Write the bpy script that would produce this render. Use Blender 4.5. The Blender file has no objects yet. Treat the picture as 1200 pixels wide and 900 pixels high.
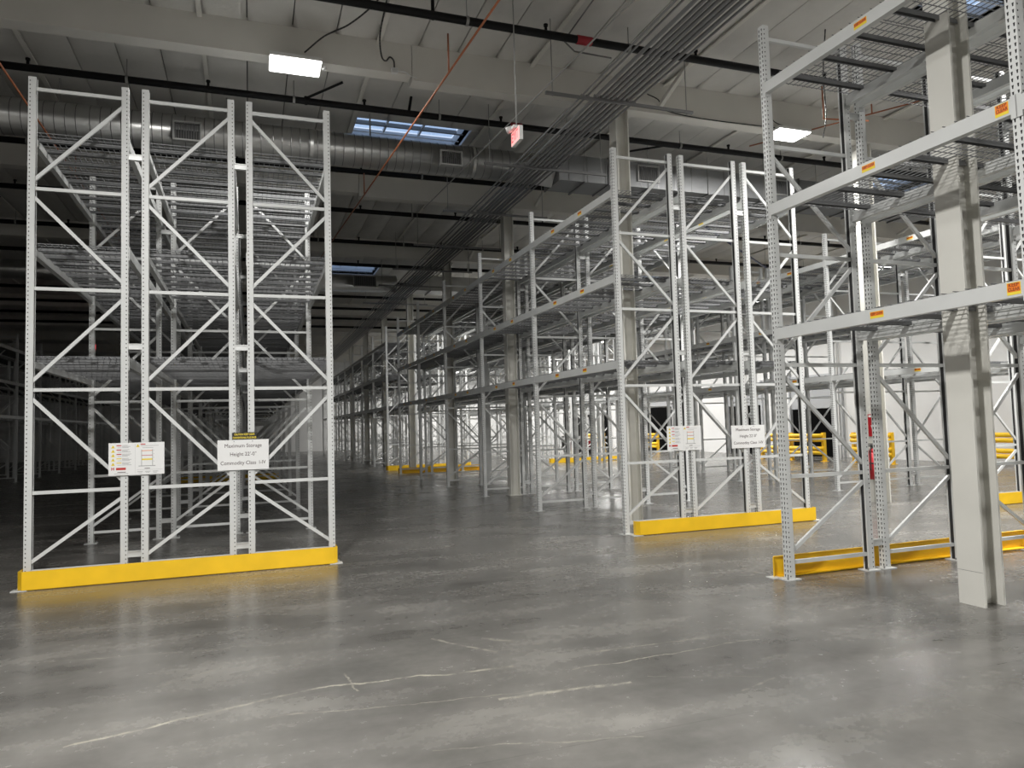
import bpy, math, random
from mathutils import Vector, Matrix
random.seed(7)
SC = bpy.context.scene
COL = SC.collection
R = math.radians

# ---------------------------------------------------------------- camera
CAM_H = 1.70
yaw, pitch, roll = R(19.819), R(3.313), R(-1.601)
fwd = Vector((math.sin(yaw)*math.cos(pitch), math.cos(yaw)*math.cos(pitch), math.sin(pitch)))
rgt = Vector((math.cos(yaw), -math.sin(yaw), 0.0))
upv = rgt.cross(fwd)
r2 = rgt*math.cos(roll) + upv*math.sin(roll)
u2 = upv*math.cos(roll) - rgt*math.sin(roll)
cd = bpy.data.cameras.new('camera')
cd.sensor_width = 36.0
cd.lens = 855.24/1200*36.0
cd.clip_end = 300
cam = bpy.data.objects.new('camera', cd)
cam.matrix_world = Matrix(((r2.x, u2.x, -fwd.x, 0), (r2.y, u2.y, -fwd.y, 0), (r2.z, u2.z, -fwd.z, CAM_H), (0, 0, 0, 1)))
COL.objects.link(cam)
SC.camera = cam

# ---------------------------------------------------------------- world, exposure
W = bpy.data.worlds.new('dusk_sky')
SC.world = W
W.use_nodes = True
wb = W.node_tree.nodes['Background']
wb.inputs['Color'].default_value = (0.50, 0.59, 0.74, 1)
wb.inputs['Strength'].default_value = 0.95
SC.view_settings.view_transform = 'Standard'
SC.view_settings.look = 'None'
SC.view_settings.gamma = 1.0
SC.view_settings.use_curve_mapping = False
SC.view_settings.exposure = 0.6

# lamps of the hall plus added ones (fixtures are built further down at these places): x, y, radiance of the diffuser
LAMP_Z = 7.12
LAMP_W = 330.0
LAMPS = [(0.67, 10.95, 0.42), (9.72, 11.05, 0.8), (-1.3, 2.4, 2.0), (11.7, 5.9, 2.2), (-1.3, -5.0, 1.2), (5.2, -6.0, 1.5),  # last three: unseen lamps added to brighten rack fronts and the pillar
         (18.5, 11.3, 0.6), (18.5, 17.1, 0.5), (18.5, 22.9, 0.55), (18.5, 28.7, 1.1), (18.5, 36.4, 1.4), (18.5, 44.0, 1.4), (18.5, 52.0, 1.4),
         (10.9, 27.3, 1.6), (10.9, 46.0, 0.9), (10.9, 60.0, 1.0), (18.5, 61.0, 1.4)]  # last three: lamps added to brighten the far end wall
LAMP_Z_DOCK = 6.25

# ---------------------------------------------------------------- materials
def mat(name, col, rough=0.5, metal=0.0, noise=0.0, nscale=8.0, bump=0.0, bscale=40.0, emis=None, estr=0.0, spec=0.5):
    m = bpy.data.materials.new(name)
    m.use_nodes = True
    nt = m.node_tree
    b = nt.nodes['Principled BSDF']
    c = (*col, 1)
    b.inputs['Base Color'].default_value = c
    b.inputs['Roughness'].default_value = rough
    b.inputs['Metallic'].default_value = metal
    b.inputs['Specular IOR Level'].default_value = spec
    if emis:
        b.inputs['Emission Color'].default_value = (*emis, 1)
        b.inputs['Emission Strength'].default_value = estr
    if noise or bump:
        tc = nt.nodes.new('ShaderNodeTexCoord')
    if noise:
        n = nt.nodes.new('ShaderNodeTexNoise')
        n.inputs['Scale'].default_value = nscale
        n.inputs['Detail'].default_value = 5
        nt.links.new(tc.outputs['Object'], n.inputs['Vector'])
        r = nt.nodes.new('ShaderNodeValToRGB')
        r.color_ramp.elements[0].position = 0.3
        r.color_ramp.elements[1].position = 0.7
        r.color_ramp.elements[0].color = tuple(max(0, v*(1-noise)) for v in col)+(1,)
        r.color_ramp.elements[1].color = tuple(min(1, v*(1+noise)) for v in col)+(1,)
        nt.links.new(n.outputs['Fac'], r.inputs['Fac'])
        nt.links.new(r.outputs['Color'], b.inputs['Base Color'])
    if bump:
        n2 = nt.nodes.new('ShaderNodeTexNoise')
        n2.inputs['Scale'].default_value = bscale
        n2.inputs['Detail'].default_value = 3
        nt.links.new(tc.outputs['Object'], n2.inputs['Vector'])
        bp = nt.nodes.new('ShaderNodeBump')
        bp.inputs['Strength'].default_value = bump
        bp.inputs['Distance'].default_value = 0.02
        nt.links.new(n2.outputs['Fac'], bp.inputs['Height'])
        nt.links.new(bp.outputs['Normal'], b.inputs['Normal'])
    return m

M = {}
M['rack'] = mat('rack_grey_paint', (0.62, 0.63, 0.62), 0.38, 0.0, 0.05, 3.0)
M['beam'] = mat('beam_grey_paint', (0.57, 0.58, 0.57), 0.25, 0.0, 0.04, 3.0)
M['inside'] = mat('post_hole_shade', (0.025, 0.025, 0.026), 0.8)  # near-black core colour standing in for shade inside the posts
M['zinc'] = mat('galvanised_wire', (0.20, 0.205, 0.21), 0.5, 0.3)
M['zincchan'] = mat('galvanised_channel', (0.17, 0.173, 0.176), 0.55, 0.3, 0.1, 5)
M['spacer'] = mat('galvanised_spacer', (0.62, 0.63, 0.62), 0.4, 0.3)
M['yellow'] = mat('safety_yellow_paint', (0.90, 0.55, 0.015), 0.42, 0.0, 0.06, 4)
M['bolt'] = mat('anchor_bolt_steel', (0.35, 0.35, 0.35), 0.4, 0.8)
M['pillar'] = mat('pillar_off_white_paint', (0.66, 0.65, 0.60), 0.5, 0.0, 0.05, 1.6)
M['girder'] = mat('girder_white_paint', (0.68, 0.665, 0.62), 0.65, 0.0, 0.05, 1.2)
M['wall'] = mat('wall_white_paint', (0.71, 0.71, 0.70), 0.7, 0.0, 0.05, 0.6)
M['walldark'] = mat('wall_unlit_dark', (0.12, 0.12, 0.12), 0.8)  # darkness of the unlit side put into this wall colour
M['foil'] = mat('ceiling_white_facing', (0.60, 0.59, 0.56), 0.45, 0.0, 0.07, 1.3, 0.9, 4)
M['seam'] = mat('roof_deck_dark', (0.10, 0.10, 0.10), 0.9)
M['blackpipe'] = mat('black_steel_pipe', (0.005, 0.005, 0.006), 0.55, 0.0, spec=0.25)
M['orange'] = mat('orange_plastic_pipe', (0.34, 0.115, 0.05), 0.5)
M['redpaint'] = mat('red_coupling', (0.35, 0.02, 0.03), 0.5)
M['conduit'] = mat('galvanised_conduit', (0.22, 0.225, 0.23), 0.42, 0.35)
M['strut'] = mat('strut_channel_grey', (0.20, 0.20, 0.20), 0.5, 0.3)
M['rod'] = mat('thread_rod_grey', (0.30, 0.30, 0.29), 0.5, 0.4)
M['duct'] = mat('spiral_duct_zinc', (0.52, 0.52, 0.51), 0.30, 0.85, 0.08, 2.0)
M['trunk'] = mat('trunk_duct_zinc', (0.26, 0.265, 0.27), 0.55, 0.4, 0.08, 2.0)
M['ductseam'] = mat('duct_seam', (0.22, 0.22, 0.22), 0.4, 0.8)
M['grille'] = mat('grille_dark', (0.10, 0.10, 0.10), 0.6, 0.3)
M['grilleframe'] = mat('grille_frame', (0.42, 0.42, 0.41), 0.5, 0.2)
M['lampbody'] = mat('lamp_housing_white', (0.75, 0.75, 0.74), 0.5)
M['lamp'] = mat('lamp_diffuser_lit', (0.9, 0.9, 0.9), 0.5, emis=(1.0, 0.985, 0.955), estr=6.0)
M['lamp'].cycles.emission_sampling = 'NONE'
M['white'] = mat('sign_white', (0.80, 0.80, 0.79), 0.4)
M['ink'] = mat('print_dark_maroon', (0.055, 0.022, 0.025), 0.6)
M['inkgrey'] = mat('print_grey', (0.33, 0.33, 0.33), 0.6)
M['inkred'] = mat('print_red', (0.50, 0.035, 0.03), 0.6)
M['inkyellow'] = mat('print_yellow', (0.80, 0.62, 0.05), 0.6)
M['inkorange'] = mat('print_orange', (0.80, 0.21, 0.02), 0.5)
M['inkbrown'] = mat('print_brown_red', (0.24, 0.04, 0.01), 0.5)
M['black'] = mat('black_plastic', (0.012, 0.012, 0.012), 0.5)
M['exitface'] = mat('exit_face_lit', (0.75, 0.25, 0.24), 0.4, emis=(1.0, 0.36, 0.34), estr=0.75)
M['exitred'] = mat('exit_letters_lit', (0.6, 0.02, 0.03), 0.4, emis=(0.80, 0.02, 0.035), estr=0.75)
M['red'] = mat('extinguisher_red', (0.42, 0.012, 0.02), 0.35)
M['cable'] = mat('black_cable', (0.03, 0.03, 0.03), 0.5)
M['dockblack'] = mat('dock_black_rubber', (0.003, 0.003, 0.003), 0.9, spec=0.05)
M['dockgrey'] = mat('dock_door_grey', (0.42, 0.43, 0.44), 0.5, 0.2)
M['rubber'] = mat('tyre_rubber', (0.02, 0.02, 0.02), 0.8)
M['bluepipe'] = mat('dark_blue_pipe', (0.02, 0.03, 0.12), 0.4)
M['curb'] = mat('skylight_curb_white', (0.72, 0.74, 0.77), 0.6)

def pane_material():
    m = bpy.data.materials.new('skylight_acrylic')
    m.use_nodes = True
    nt = m.node_tree
    nt.nodes.remove(nt.nodes['Principled BSDF'])
    out = nt.nodes['Material Output']
    t = nt.nodes.new('ShaderNodeBsdfTransparent'); t.inputs['Color'].default_value = (0.80, 0.87, 0.95, 1)
    d = nt.nodes.new('ShaderNodeBsdfGlossy'); d.inputs['Roughness'].default_value = 0.15
    mx = nt.nodes.new('ShaderNodeMixShader'); mx.inputs['Fac'].default_value = 0.12
    nt.links.new(t.outputs[0], mx.inputs[1]); nt.links.new(d.outputs[0], mx.inputs[2])
    nt.links.new(mx.outputs[0], out.inputs['Surface'])
    return m
M['pane'] = pane_material()

def floor_material():
    m = bpy.data.materials.new('polished_concrete')
    m.use_nodes = True
    nt = m.node_tree; N = nt.nodes; L = nt.links
    b = N['Principled BSDF']
    tc = N.new('ShaderNodeTexCoord')
    P = tc.outputs['Object']
    def noise(scale, detail=6, rough=0.6, dist=0.0, vec=None):
        n = N.new('ShaderNodeTexNoise')
        n.inputs['Scale'].default_value = scale; n.inputs['Detail'].default_value = detail
        n.inputs['Roughness'].default_value = rough; n.inputs['Distortion'].default_value = dist
        L.new(vec or P, n.inputs['Vector'])
        return n.outputs['Fac']
    def mth(op, a, bb=None, c=None, clamp=False):
        n = N.new('ShaderNodeMath'); n.operation = op; n.use_clamp = clamp
        for i, v in enumerate((a, bb, c)):
            if v is None: continue
            if isinstance(v, (int, float)): n.inputs[i].default_value = v
            else: L.new(v, n.inputs[i])
        return n.outputs[0]
    def ramp(f, stops):
        r = N.new('ShaderNodeValToRGB')
        e = r.color_ramp.elements
        while len(e) < len(stops): e.new(0.5)
        for el, (p, c) in zip(e, stops):
            el.position = p; el.color = (*c, 1)
        L.new(f, r.inputs['Fac'])
        return r.outputs['Color']
    def mix(f, a, c, mode='MIX'):
        n = N.new('ShaderNodeMix'); n.data_type = 'RGBA'; n.blend_type = mode
        if isinstance(f, (int, float)): n.inputs[0].default_value = f
        else: L.new(f, n.inputs[0])
        for i, v in ((6, a), (7, c)):
            if isinstance(v, tuple): n.inputs[i].default_value = (*v, 1)
            else: L.new(v, n.inputs[i])
        return n.outputs[2]
    # trowel marks run roughly across the aisle
    mp = N.new('ShaderNodeMapping'); mp.inputs['Scale'].default_value = (0.55, 1.6, 1); mp.inputs['Rotation'].default_value = (0, 0, 0.25)
    L.new(P, mp.inputs['Vector'])
    big = noise(0.8, 5, 0.5, 0.25)
    stre = noise(1.5, 5, 0.5, 0.1, mp.outputs[0])
    fine = noise(11, 6, 0.6)
    f = mth('ADD', mth('MULTIPLY', big, 0.46), mth('ADD', mth('MULTIPLY', stre, 0.40), mth('MULTIPLY', fine, 0.14)))
    col = ramp(f, [(0.31, (0.064, 0.061, 0.056)), (0.44, (0.109, 0.105, 0.097)), (0.54, (0.149, 0.143, 0.132)), (0.68, (0.226, 0.217, 0.200))])
    speck = noise(70, 3, 0.6)
    col = mix(mth('MULTIPLY', mth('SUBTRACT', speck, 0.62, clamp=True), 1.0, clamp=True), col, (0.27, 0.26, 0.235))
    # scuffs and hairline scratches worn into the slab: a, b, half width, strength
    sep = N.new('ShaderNodeSeparateXYZ'); L.new(P, sep.inputs[0])
    X, Y = sep.outputs[0], sep.outputs[1]
    wob = mth('MULTIPLY', mth('SUBTRACT', noise(2.6, 5, 0.6), 0.5), 0.16)
    brk = noise(7, 4, 0.6)
    tot = None
    LN = [((-0.98, 4.74), (0.40, 5.13), .013, .75), ((0.40, 5.13), (1.75, 4.98), .016, .8), ((0.1, 4.72), (1.7, 4.46), .007, .55), ((2.1, 4.76), (3.7, 4.80), .009, .75),
          ((2.35, 5.05), (3.4, 5.0), .011, .6), ((1.45, 4.42), (2.35, 4.37), .022, .6), ((1.36, 5.9), (1.75, 5.35), .02, .5), ((1.75, 5.75), (2.0, 5.55), .025, .5),
          ((-0.6, 5.6), (0.2, 6.1), .009, .4), ((2.5, 4.42), (3.2, 4.1), .006, .35), ((-1.6, 6.6), (0.6, 6.2), .008, .3), ((0.9, 3.9), (2.0, 3.6), .008, .35),
          ((2.9, 3.95), (3.25, 4.05), .012, .5), ((0.6, 5.35), (0.66, 4.95), .01, .5)]
    for (a, c, w, s) in LN:
        dx, dy = c[0]-a[0], c[1]-a[1]; ln = math.hypot(dx, dy); ux, uy = dx/ln, dy/ln
        t = mth('ADD', mth('MULTIPLY', mth('SUBTRACT', X, a[0]), ux), mth('MULTIPLY', mth('SUBTRACT', Y, a[1]), uy))
        d = mth('ADD', mth('ADD', mth('MULTIPLY', mth('SUBTRACT', X, a[0]), -uy), mth('MULTIPLY', mth('SUBTRACT', Y, a[1]), ux)), wob)
        k = mth('SUBTRACT', 1.0, mth('DIVIDE', mth('ABSOLUTE', d), w), clamp=True)
        on = mth('MULTIPLY', mth('GREATER_THAN', t, 0.0), mth('LESS_THAN', t, ln))
        k = mth('MULTIPLY', mth('MULTIPLY', mth('POWER', k, 0.6), on), s)
        tot = k if tot is None else mth('MAXIMUM', tot, k)
    tot = mth('MULTIPLY', tot, mth('MULTIPLY', mth('SUBTRACT', brk, 0.36, clamp=True), 5.0, clamp=True))
    col = mix(tot, col, (0.44, 0.415, 0.34))
    # saw cut joints on the column grid
    jx = mth('ABSOLUTE', mth('SUBTRACT', mth('PINGPONG', mth('ADD', X, 3.05-0.9), 3.05), 0.0))
    jy = mth('ABSOLUTE', mth('SUBTRACT', mth('PINGPONG', mth('ADD', Y, 3.05-0.6), 3.05), 0.0))
    j = mth('LESS_THAN', mth('MINIMUM', jx, jy), 0.004)
    col = mix(mth('MULTIPLY', j, 0.35), col, (0.06, 0.058, 0.054))
    L.new(col, b.inputs['Base Color'])
    rgh = mth('ADD', 0.13, mth('MULTIPLY', mth('ADD', mth('MULTIPLY', stre, 0.6), mth('MULTIPLY', fine, 0.4)), 0.26))
    L.new(rgh, b.inputs['Roughness'])
    bp = N.new('ShaderNodeBump'); bp.inputs['Strength'].default_value = 0.12; bp.inputs['Distance'].default_value = 0.01
    L.new(mth('ADD', noise(3.0, 4, 0.5), mth('MULTIPLY', fine, 0.3)), bp.inputs['Height'])
    L.new(bp.outputs['Normal'], b.inputs['Normal'])
    return m
M['floor'] = floor_material()

# ---------------------------------------------------------------- mesh helpers
class MB:
    def __init__(s): s.v = []; s.f = []; s.m = []
    def add(s, vs, fs, mi=0):
        o = len(s.v); s.v += [tuple(p) for p in vs]; s.f += [tuple(i+o for i in f) for f in fs]; s.m += [mi]*len(fs)
        return s
    def box(s, x0, x1, y0, y1, z0, z1, mi=0):
        return s.add([(x0, y0, z0), (x1, y0, z0), (x1, y1, z0), (x0, y1, z0), (x0, y0, z1), (x1, y0, z1), (x1, y1, z1), (x0, y1, z1)],
                     [(3, 2, 1, 0), (4, 5, 6, 7), (0, 1, 5, 4), (1, 2, 6, 5), (2, 3, 7, 6), (3, 0, 4, 7)], mi)
    def bar(s, a, b, w, h, side=(0, 1, 0), mi=0):
        a, b = Vector(a), Vector(b); d = (b-a).normalized(); sd = Vector(side); sd = (sd - d*sd.dot(d)).normalized(); n = d.cross(sd)
        q = []
        for p in (a, b):
            for su, sv in ((-1, -1), (1, -1), (1, 1), (-1, 1)):
                q.append(p + sd*(su*w/2) + n*(sv*h/2))
        return s.add(q, [(0, 1, 2, 3), (7, 6, 5, 4), (0, 4, 5, 1), (1, 5, 6, 2), (2, 6, 7, 3), (3, 7, 4, 0)], mi)
    def tube(s, a, b, r, n=10, mi=0, r1=None, cap=True):
        a, b = Vector(a), Vector(b); d = (b-a).normalized()
        t = Vector((0, 0, 1)) if abs(d.z) < 0.9 else Vector((1, 0, 0))
        x = d.cross(t).normalized(); y = d.cross(x); r1 = r if r1 is None else r1
        vs = []
        for p, rr in ((a, r), (b, r1)):
            for i in range(n):
                an = 2*math.pi*i/n
                vs.append(p + x*(math.cos(an)*rr) + y*(math.sin(an)*rr))
        fs = [(i, (i+1) % n, n+(i+1) % n, n+i) for i in range(n)]
        if cap: fs += [tuple(range(n-1, -1, -1)), tuple(range(n, 2*n))]
        return s.add(vs, fs, mi)
    def path(s, pts, r, n=6, mi=0):
        pts = [Vector(p) for p in pts]
        for a, b in zip(pts, pts[1:]): s.tube(a, b, r, n, mi)
        return s
    def mesh(s, name, mats, smooth=False):
        me = bpy.data.meshes.new(name)
        me.from_pydata(s.v, [], s.f)
        for m in (mats if isinstance(mats, (list, tuple)) else [mats]): me.materials.append(m)
        if any(s.m): me.polygons.foreach_set('material_index', s.m)
        if smooth: me.polygons.foreach_set('use_smooth', [True]*len(me.polygons))
        me.update()
        return me

def ob(name, data, parent=None, loc=(0, 0, 0), rz=0.0):
    o = bpy.data.objects.new(name, data)
    COL.objects.link(o)
    o.location = loc
    if rz: o.rotation_euler = (0, 0, rz)
    if parent is not None: o.parent = parent
    return o
def tag(o, label, cat, group=None, kind=None):
    if label: o['label'] = label
    if cat: o['category'] = cat
    if group: o['group'] = group
    if kind: o['kind'] = kind
    return o
def structure(o, label=None, cat=None, group=None): return tag(o, label, cat, group, 'structure')

def text_geo(body, size, align='CENTER', spacing=1.0, bold=0.0):
    c = bpy.data.curves.new('lettering_curve', 'FONT')
    c.body = body; c.size = size; c.align_x = align; c.align_y = 'CENTER'; c.space_character = spacing; c.offset = bold
    c.resolution_u = 3
    o = bpy.data.objects.new('lettering_source', c)
    me = o.to_mesh()
    v = [tuple(p.co) for p in me.vertices]; f = [tuple(p.vertices) for p in me.polygons]
    o.to_mesh_clear(); bpy.data.objects.remove(o); bpy.data.curves.remove(c)
    return v, f
def put_text(mb, body, size, org, ux, uy, mi=0, align='CENTER', spacing=1.0, bold=0.0, squash=1.0, width=None):
    v, f = text_geo(body, size, align, spacing, bold)
    if width:
        a_, b_ = min(p[0] for p in v), max(p[0] for p in v); squash = width/(b_-a_); v = [(p[0]-(a_+b_)/2, p[1], 0) for p in v]
    org, ux, uy = Vector(org), Vector(ux), Vector(uy)
    mb.add([org + ux*(p[0]*squash) + uy*p[1] for p in v], f, mi)

# ================================================================ the setting
XL, XR, YF, YB = -21.0, 23.6, -14.0, 66.0
ZC = 7.75
o = ob('floor', MB().box(XL-1, XR+1, YF-1, YB+1, -0.3, 0.0).mesh('floor', M['floor'])); structure(o, 'polished grey concrete floor with scuffs and pale scratches', 'floor')

wl = MB().box(XR, XR+0.25, YF, YB, 0, ZC+0.1).mesh('wall_right', M['wall'])
wr = ob('wall_right', wl); structure(wr, 'white painted dock wall beyond the racks', 'wall')
for k, y in enumerate([YF+2+i*6.1 for i in range(13)]):
    ob('pilaster', MB().box(XR-0.16, XR-0.003, y-0.2, y+0.2, 0, ZC-0.03).mesh('pilaster', M['wall']), wr)
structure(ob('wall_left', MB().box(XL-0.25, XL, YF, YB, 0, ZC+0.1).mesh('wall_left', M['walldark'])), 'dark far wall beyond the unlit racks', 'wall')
structure(ob('wall_back', MB().box(XL-0.25, XR+0.25, YB, YB+0.25, 0, ZC+0.1).mesh('wall_back', M['wall'])), 'pale end wall at the far end of the hall', 'wall')
structure(ob('wall_front', MB().box(XL-0.25, XR+0.25, YF-0.25, YF, 0, ZC+0.1).mesh('wall_front', M['wall'])), 'pale end wall behind the viewpoint', 'wall')

# ceiling slab with skylight openings
SKY = [(2.0, 4.3, 13.95, 15.45), (2.75, 4.6, 26.6, 28.8), (9.35, 10.9, 6.65, 8.05), (14.5, 16.8, 13.95, 15.45), (14.5, 16.8, 26.2, 27.7)]
xs = sorted({XL-0.25, XR+0.25, *[s[0] for s in SKY], *[s[1] for s in SKY]})
ys = sorted({YF-0.25, YB+0.25, *[s[2] for s in SKY], *[s[3] for s in SKY]})
cb = MB()
for i in range(len(xs)-1):
    for j in range(len(ys)-1):
        cx, cy = (xs[i]+xs[i+1])/2, (ys[j]+ys[j+1])/2
        if any(s[0] < cx < s[1] and s[2] < cy < s[3] for s in SKY): continue
        cb.box(xs[i], xs[i+1], ys[j], ys[j+1], ZC+0.06, ZC+0.22)
ceiling = ob('ceiling', cb.mesh('ceiling', M['seam'])); structure(ceiling, 'white faced insulated roof ceiling with dark seams', 'ceiling')

GY = [4.83 - 6.1*2, 4.83 - 6.1, 4.83, 11.15, 17.12, 23.1, 29.1, 35.1, 41.1, 47.1, 53.1, 59.1]
PW = 0.64
def panel_mesh(x0, x1, y0, y1, sag):
    mb = MB(); nx, ny = 6, 10; vs = []; fs = []
    for j in range(ny+1):
        for i in range(nx+1):
            u, v = i/nx, j/ny
            e = min(1.0, 6*min(u, 1-u))*min(1.0, 12*min(v, 1-v))
            z = -sag*(math.sin(math.pi*u)**0.6)*(0.75+0.25*math.sin(9*v+3*u+x0)) * e
            vs.append((x0+(x1-x0)*u, y0+(y1-y0)*v, z))
    for j in range(ny):
        for i in range(nx):
            a = j*(nx+1)+i
            fs.append((a, a+nx+1, a+nx+2, a+1))
    base = len(vs)
    vs += [(x0, y0, 0.055), (x1, y0, 0.055), (x1, y1, 0.055), (x0, y1, 0.055)]
    fs += [(base, base+1, base+2, base+3), (0, nx, base+1, base), (ny*(nx+1), base+3, base+2, ny*(nx+1)+nx), (0, base, base+3, ny*(nx+1)), (nx, ny*(nx+1)+nx, base+2, base+1)]
    return vs, fs
pcache = {}
def panel(x0, x1, y0, y1):
    key = (round(x1-x0, 3), round(y1-y0, 3), random.randrange(3))
    if key not in pcache:
        m_ = MB(); m_.add(*panel_mesh(0, key[0], 0, key[1], 0.026+0.014*key[2]))
        pcache[key] = m_.mesh('insulation_panel', M['foil'], True)
    ob('insulation_panel', pcache[key], ceiling, (x0, y0, ZC))
far = MB()
P0 = -0.64
kx0, kx1 = int((XL-P0)/PW), int((XR-P0)/PW)+1
for gi in range(len(GY)-1):
    ya, yb = GY[gi]+0.13, GY[gi+1]-0.13
    for k in range(kx0, kx1):
        x0, x1 = max(XL, P0+k*PW)+0.009, min(XR, P0+(k+1)*PW)-0.009
        if x1-x0 < 0.1: continue
        spans = [(ya, yb)]
        for s in SKY:
            if s[0] < x1 and s[1] > x0 and s[2] < yb and s[3] > ya:
                spans = [(ya, s[2]-0.02), (s[3]+0.02, yb)]
                if s[0] > x0+0.05 : far.box(x0, s[0]-0.01, s[2]-0.02, s[3]+0.02, ZC-0.012, ZC+0.055)
                if s[1] < x1-0.05 : far.box(s[1]+0.01, x1, s[2]-0.02, s[3]+0.02, ZC-0.012, ZC+0.055)
        for a, b in spans:
            near = 4 < ya < 24 and -7 < x0 < 17
            if near: panel(x0, x1, a, b)
            else: far.box(x0, x1, a, b, ZC-0.015, ZC+0.055)
fo = ob('insulation_panels_beyond', far.mesh('insulation_panels_beyond', M['foil']), ceiling); fo['kind'] = 'stuff'
# wide purlins under every fourth seam
for gi in range(len(GY)-1):
    ya, yb = GY[gi]+0.13, GY[gi+1]-0.13
    if yb < 4: continue
    for k in range(-36, 40, 4):
        x = P0+k*PW
        if not (XL+1 < x < XR-0.5): continue
        if any(s[0]-0.06 < x < s[1]+0.06 and s[2] < yb and s[3] > ya for s in SKY): continue
        mb = MB().box(-0.035, 0.035, ya, yb, -0.03, 0.0)
        ob('purlin', mb.mesh('purlin', M['girder']), ceiling, (x, 0, ZC-0.03))

# girders across the hall
for gi, y in enumerate(GY):
    if y < 4: continue
    mb = MB()
    mb.box(XL, 2.44, -0.13, 0.13, 7.265, ZC+0.04)
    mb.box(2.45, XR, -0.13, 0.13, 7.185, ZC+0.04)
    g = ob('roof_girder', mb.mesh('roof_girder', M['girder']), None, (0, y, 0))
    structure(g, 'deep white painted roof girder, number %d along the ceiling from the viewpoint' % gi if False else ['', '', 'white roof girder straight above the nearest pillar', 'white roof girder crossing above the first rack frames', 'white roof girder just beyond the round duct', 'dim white roof girder crossing beyond the second skylight bay', 'shadowed roof girder over the far cross aisle', 'dark roof girder, first past the far cross aisle', 'dark roof girder, second past the far cross aisle', 'dark roof girder, third past the far cross aisle', 'dark roof girder, second from the end wall', 'dark roof girder closest to the end wall'][gi], 'girder', 'roof girders')
    if gi <= 6:
        fl = MB().box(XL, XR, -0.15, -0.131, 7.19 if False else 7.27, 7.30).mesh('flange_strip', M['girder'])
        for bx in ((6.9, -1), (-5.2, -1), (19.0, -1)):
            if bx[0] < 0: continue
            kb = MB().bar((bx[0], -0.14, 7.30), (bx[0]+0.02, -1.25, 7.70), 0.07, 0.07, (1, 0, 0)).mesh('kicker_brace', M['girder'])
            ob('kicker_brace', kb, g)

# H section pillars
def pillar_mesh(h):
    mb = MB(); a, b, t, w = 0.125, 0.125, 0.022, 0.014
    mb.box(-a, -a+t, -b, b, 0, h); mb.box(a-t, a, -b, b, 0, h); mb.box(-a+t, a-t, -w/2, w/2, 0, h)
    return mb.mesh('pillar', M['pillar'])
pm = pillar_mesh(7.18)
PL = ['white steel pillar standing inside the nearest right-hand rack', 'off-white steel pillar behind the first frame of the middle rack', 'grey steel pillar in the middle rack, second along', 'dim steel pillar in the middle rack, third along',
      'dark steel pillar in the far cross aisle', 'small dark pillar, first past the far cross aisle', 'small dark pillar, second past the far cross aisle', 'small dark pillar, third past the far cross aisle']
for i, y in enumerate([4.83, 11.15, 17.12, 23.1, 29.1, 35.1, 41.1, 47.1]):
    p = ob('pillar', pm, None, (6.15, y, 0)); structure(p, PL[i], 'pillar', 'steel pillars')
    if i < 4:
        ob('base_plate', MB().box(-0.16, 0.16, -0.15, 0.15, 0.0, 0.012).mesh('base_plate', M['pillar']), p) if i else None
    if i == 0:
        ob('paint_line', MB().box(-0.1262, -0.125, -0.122, 0.122, 0.30, 0.303).mesh('paint_line', M['strut']), p)
pe = ob('pillar', pm, None, (11.70, 11.2, 0)); structure(pe, 'steel pillar carrying the red fire extinguisher', 'pillar', 'steel pillars')

# skylights
for i, s in enumerate(SKY):
    c = MB(); t = 0.05; h = 0.42
    x0, x1, y0, y1 = s
    z0 = ZC+0.0
    c.box(x0-t, x0, y0-t, y1+t, z0, z0+h); c.box(x1, x1+t, y0-t, y1+t, z0, z0+h); c.box(x0, x1, y0-t, y0, z0, z0+h); c.box(x0, x1, y1, y1+t, z0, z0+h)
    wo = ob('window_%d' % (i+1), c.mesh('skylight_curb', M['curb']))
    structure(wo, ['blue dusk skylight above the round duct, beside the exit sign', 'small far blue skylight behind the left rack block', 'skylight seen through the deck of the nearest right rack', 'skylight over the aisle beyond the right-hand racks', 'far skylight over the right-hand back aisle'][i], 'skylight')
    n = 3
    for k in range(n):
        xa, xb = x0+(x1-x0)*k/n+0.01, x0+(x1-x0)*(k+1)/n-0.01
        ob('pane', MB().box(xa, xb, y0, y1, z0+h+0.02, z0+h+0.03).mesh('pane', M['pane']), wo)
    for k in range(1, 4):
        yy = y0+(y1-y0)*k/4
        ob('glazing_bar', MB().box(x0, x1, yy-0.02, yy+0.02, z0+h-0.05, z0+h+0.02).mesh('glazing_bar', M['strut']), wo)
    for k in range(4):
        yy = y0+(y1-y0)*(k+0.6)/4
        ob('safety_bar', MB().tube((x0, yy, z0+0.14), (x1, yy, z0+0.14), 0.016, 8).mesh('safety_bar', M['strut'] if k % 2 else M['curb']), wo)
    for k in range(1, 3):
        xx = x0+(x1-x0)*k/3
        ob('mullion', MB().box(xx-0.02, xx+0.02, y0, y1, z0+h-0.04, z0+h+0.02).mesh('mullion', M['curb']), wo)

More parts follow.
